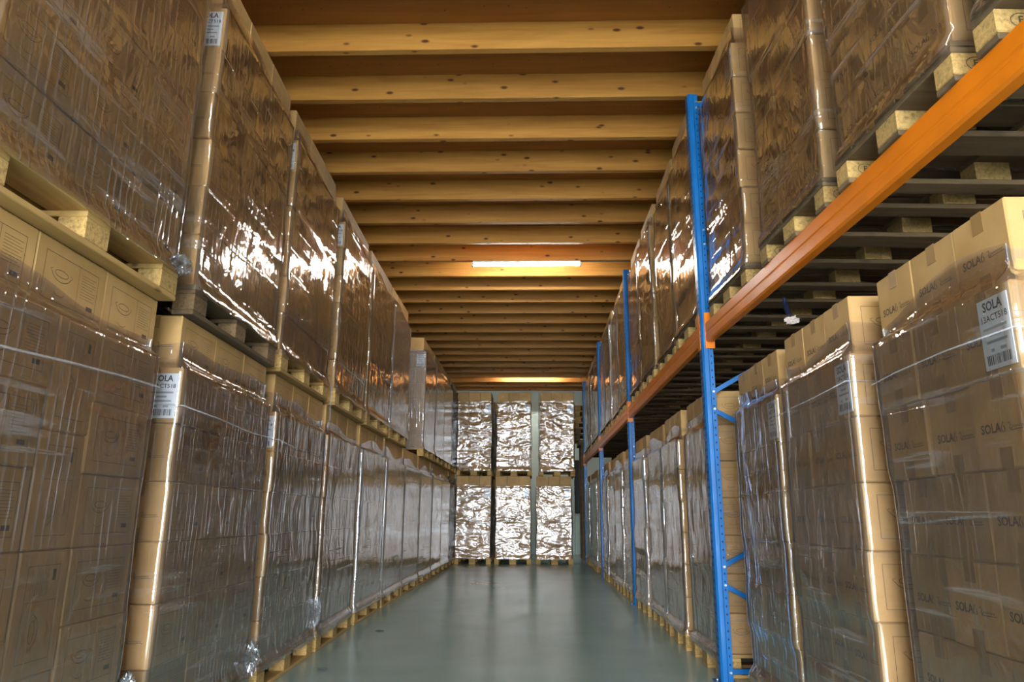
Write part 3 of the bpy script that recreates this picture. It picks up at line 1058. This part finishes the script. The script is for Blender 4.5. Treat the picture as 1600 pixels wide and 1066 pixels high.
# loose ribbon of film hanging from the third upper load of the left row
rb = MB()
pp = [(0.62, -0.02, 0.15), (0.625, -0.03, 0.06), (0.615, -0.028, -0.05), (0.60, -0.035, -0.14), (0.57, -0.03, -0.22)]
vv = []
for i, (x, y, z) in enumerate(pp):
    vv += [(x - 0.012, y, z), (x + 0.012, y - 0.008, z + 0.004)]
rb.add(vv, [[2 * i, 2 * i + 1, 2 * i + 3, 2 * i + 2] for i in range(len(pp) - 1)])
obj('film_ribbon', rb.build('film_ribbon', ['film_rope']), loads['lu', 2])

# ------------------------------------------------------------------ lamps
def lamp(y, z, x0, x1, label, housing=True):
    t = obj('fluorescent_lamp', None, None, ((x0 + x1) / 2, y, z))
    tag(t, label, 'lamp', 'ceiling lamps over the aisle')
    L = (x1 - x0) / 2
    obj('tube', tube('tube', [(-L + 0.02, 0, 0), (L - 0.02, 0, 0)], 0.019, 'tube_glow', 14), t)
    obj('housing', box('housing', -L, L, -0.032, 0.032, 0.026, 0.050, 'lamp_housing_white', 0.004), t)
    for s_ in (-1, 1):
        obj('end_cap', box('end_cap', s_ * L - 0.014, s_ * L + 0.014, -0.026, 0.026, -0.026, 0.030, 'lamp_housing_white', 0.004), t)
    return t
lamp(9.483, Z_J - 0.0505, -0.85, 0.665, 'lit fluorescent tube under the joists above the middle of the aisle')
lamp(18.38, Z_D - 0.0505, -0.82, 0.70, 'lit fluorescent tube recessed between the joists near the end wall')
lamp(0.47, Z_J - 0.0505, -0.78, 0.735, 'lit fluorescent tube above the near end of the aisle')
obj_c = obj('lamp_cable', tube('lamp_cable', [(0.68, 9.483, Z_J - 0.010), (1.0, 9.483, Z_J - 0.008), (1.6, 9.483, Z_J - 0.008)], 0.006, 'cable_grey', 6))
tag(obj_c, 'dark cable along a joist beside the lit tube', 'cable')

# ------------------------------------------------------------------ odds and ends
# empty pallets standing on edge at the end of the rack
for k, (yy, z, w) in enumerate(((17.35, 2.05, 1), (17.55, 2.05, 1), (17.75, 2.05, 1))):
    pass
st = []
for k in range(6):
    z = 2.84 + k * 0.146
    st.append(pallet((1.62 + (0.0, 0.02, -0.02, 0.03, 0.0, 0.02)[k], 18.2, z), R(0), f'empty wooden pallet, {ORD[k]} from the bottom of the stack at the rack end', 'empty pallets stacked at the rack end', 0 if k > 1 else 1, True))
sh = obj('pallet_shelf', None, None, (1.62, 18.2, 0))
tag(sh, 'dark timber stand carrying the empty pallets at the rack end', 'stand')
obj('stand_top', box('stand_top', -0.50, 0.55, -0.42, 0.42, 2.72, 2.838, 'pallet_weathered_shade', 0.004), sh)
for dx in (-0.38, 0.45):
    for dy in (-0.36, 0.36):
        obj('leg', box('leg', dx - 0.06, dx + 0.06, dy - 0.05, dy + 0.05, 0.0, 2.72, 'pallet_weathered_shade', 0.004), sh)
cb = obj('black_cabinet', None, None, (1.12, 18.9, 1.08))
tag(cb, 'tall black wall box beside the rack end on the pale wall', 'cabinet')
obj('body', box('body', -0.03, 0.24, 0.0, 0.20, 0.0, 1.36, 'black_panel', 0.01), cb)
obj('door', box('door', -0.018, 0.228, -0.014, 0.0, 0.02, 1.34, 'black_panel', 0.006), cb)
obj('bracket', box('bracket', 0.02, 0.19, 0.20, Y_B - 18.9 - 0.031, 0.5, 0.9, 'black_panel', 0.004), cb)

# torn strap with a paper tag under the first beam
sg = obj('loose_strap', None, None, (1.40, 3.95, 2.20))
tag(sg, 'torn dark strap with a pale paper tag hanging under the orange beam', 'strap')
obj('strap', tube('strap', [(0.0, -0.10, 0.004), (0.02, -0.05, -0.02), (0.05, 0.0, -0.045), (0.075, 0.03, -0.06)], [0.010, 0.014, 0.016, 0.012], 'strap_navy', 6), sg)
obj('tag', crumple('tag', 0.030, 4.2, 1.3, 0.6, 0.8), sg, (0.085, 0.04, -0.085)).data.materials[0] = MAT['tag_paper']

# scrap on the floor beside the left pallets
for k, (x, y) in enumerate(((-1.42, 5.15), (-1.38, 6.8))):
    c = crumple('floor_scrap', 0.022, 8 + k, 1.6, 1.0, 0.25)
    c.materials[0] = MAT['dust']
    tag(obj('floor_scrap', c, None, (x, y, 0.006)), ('flat grey scrap on the floor by the third left load' if k == 0 else 'small scrap on the floor by the fourth left load'), 'scrap')
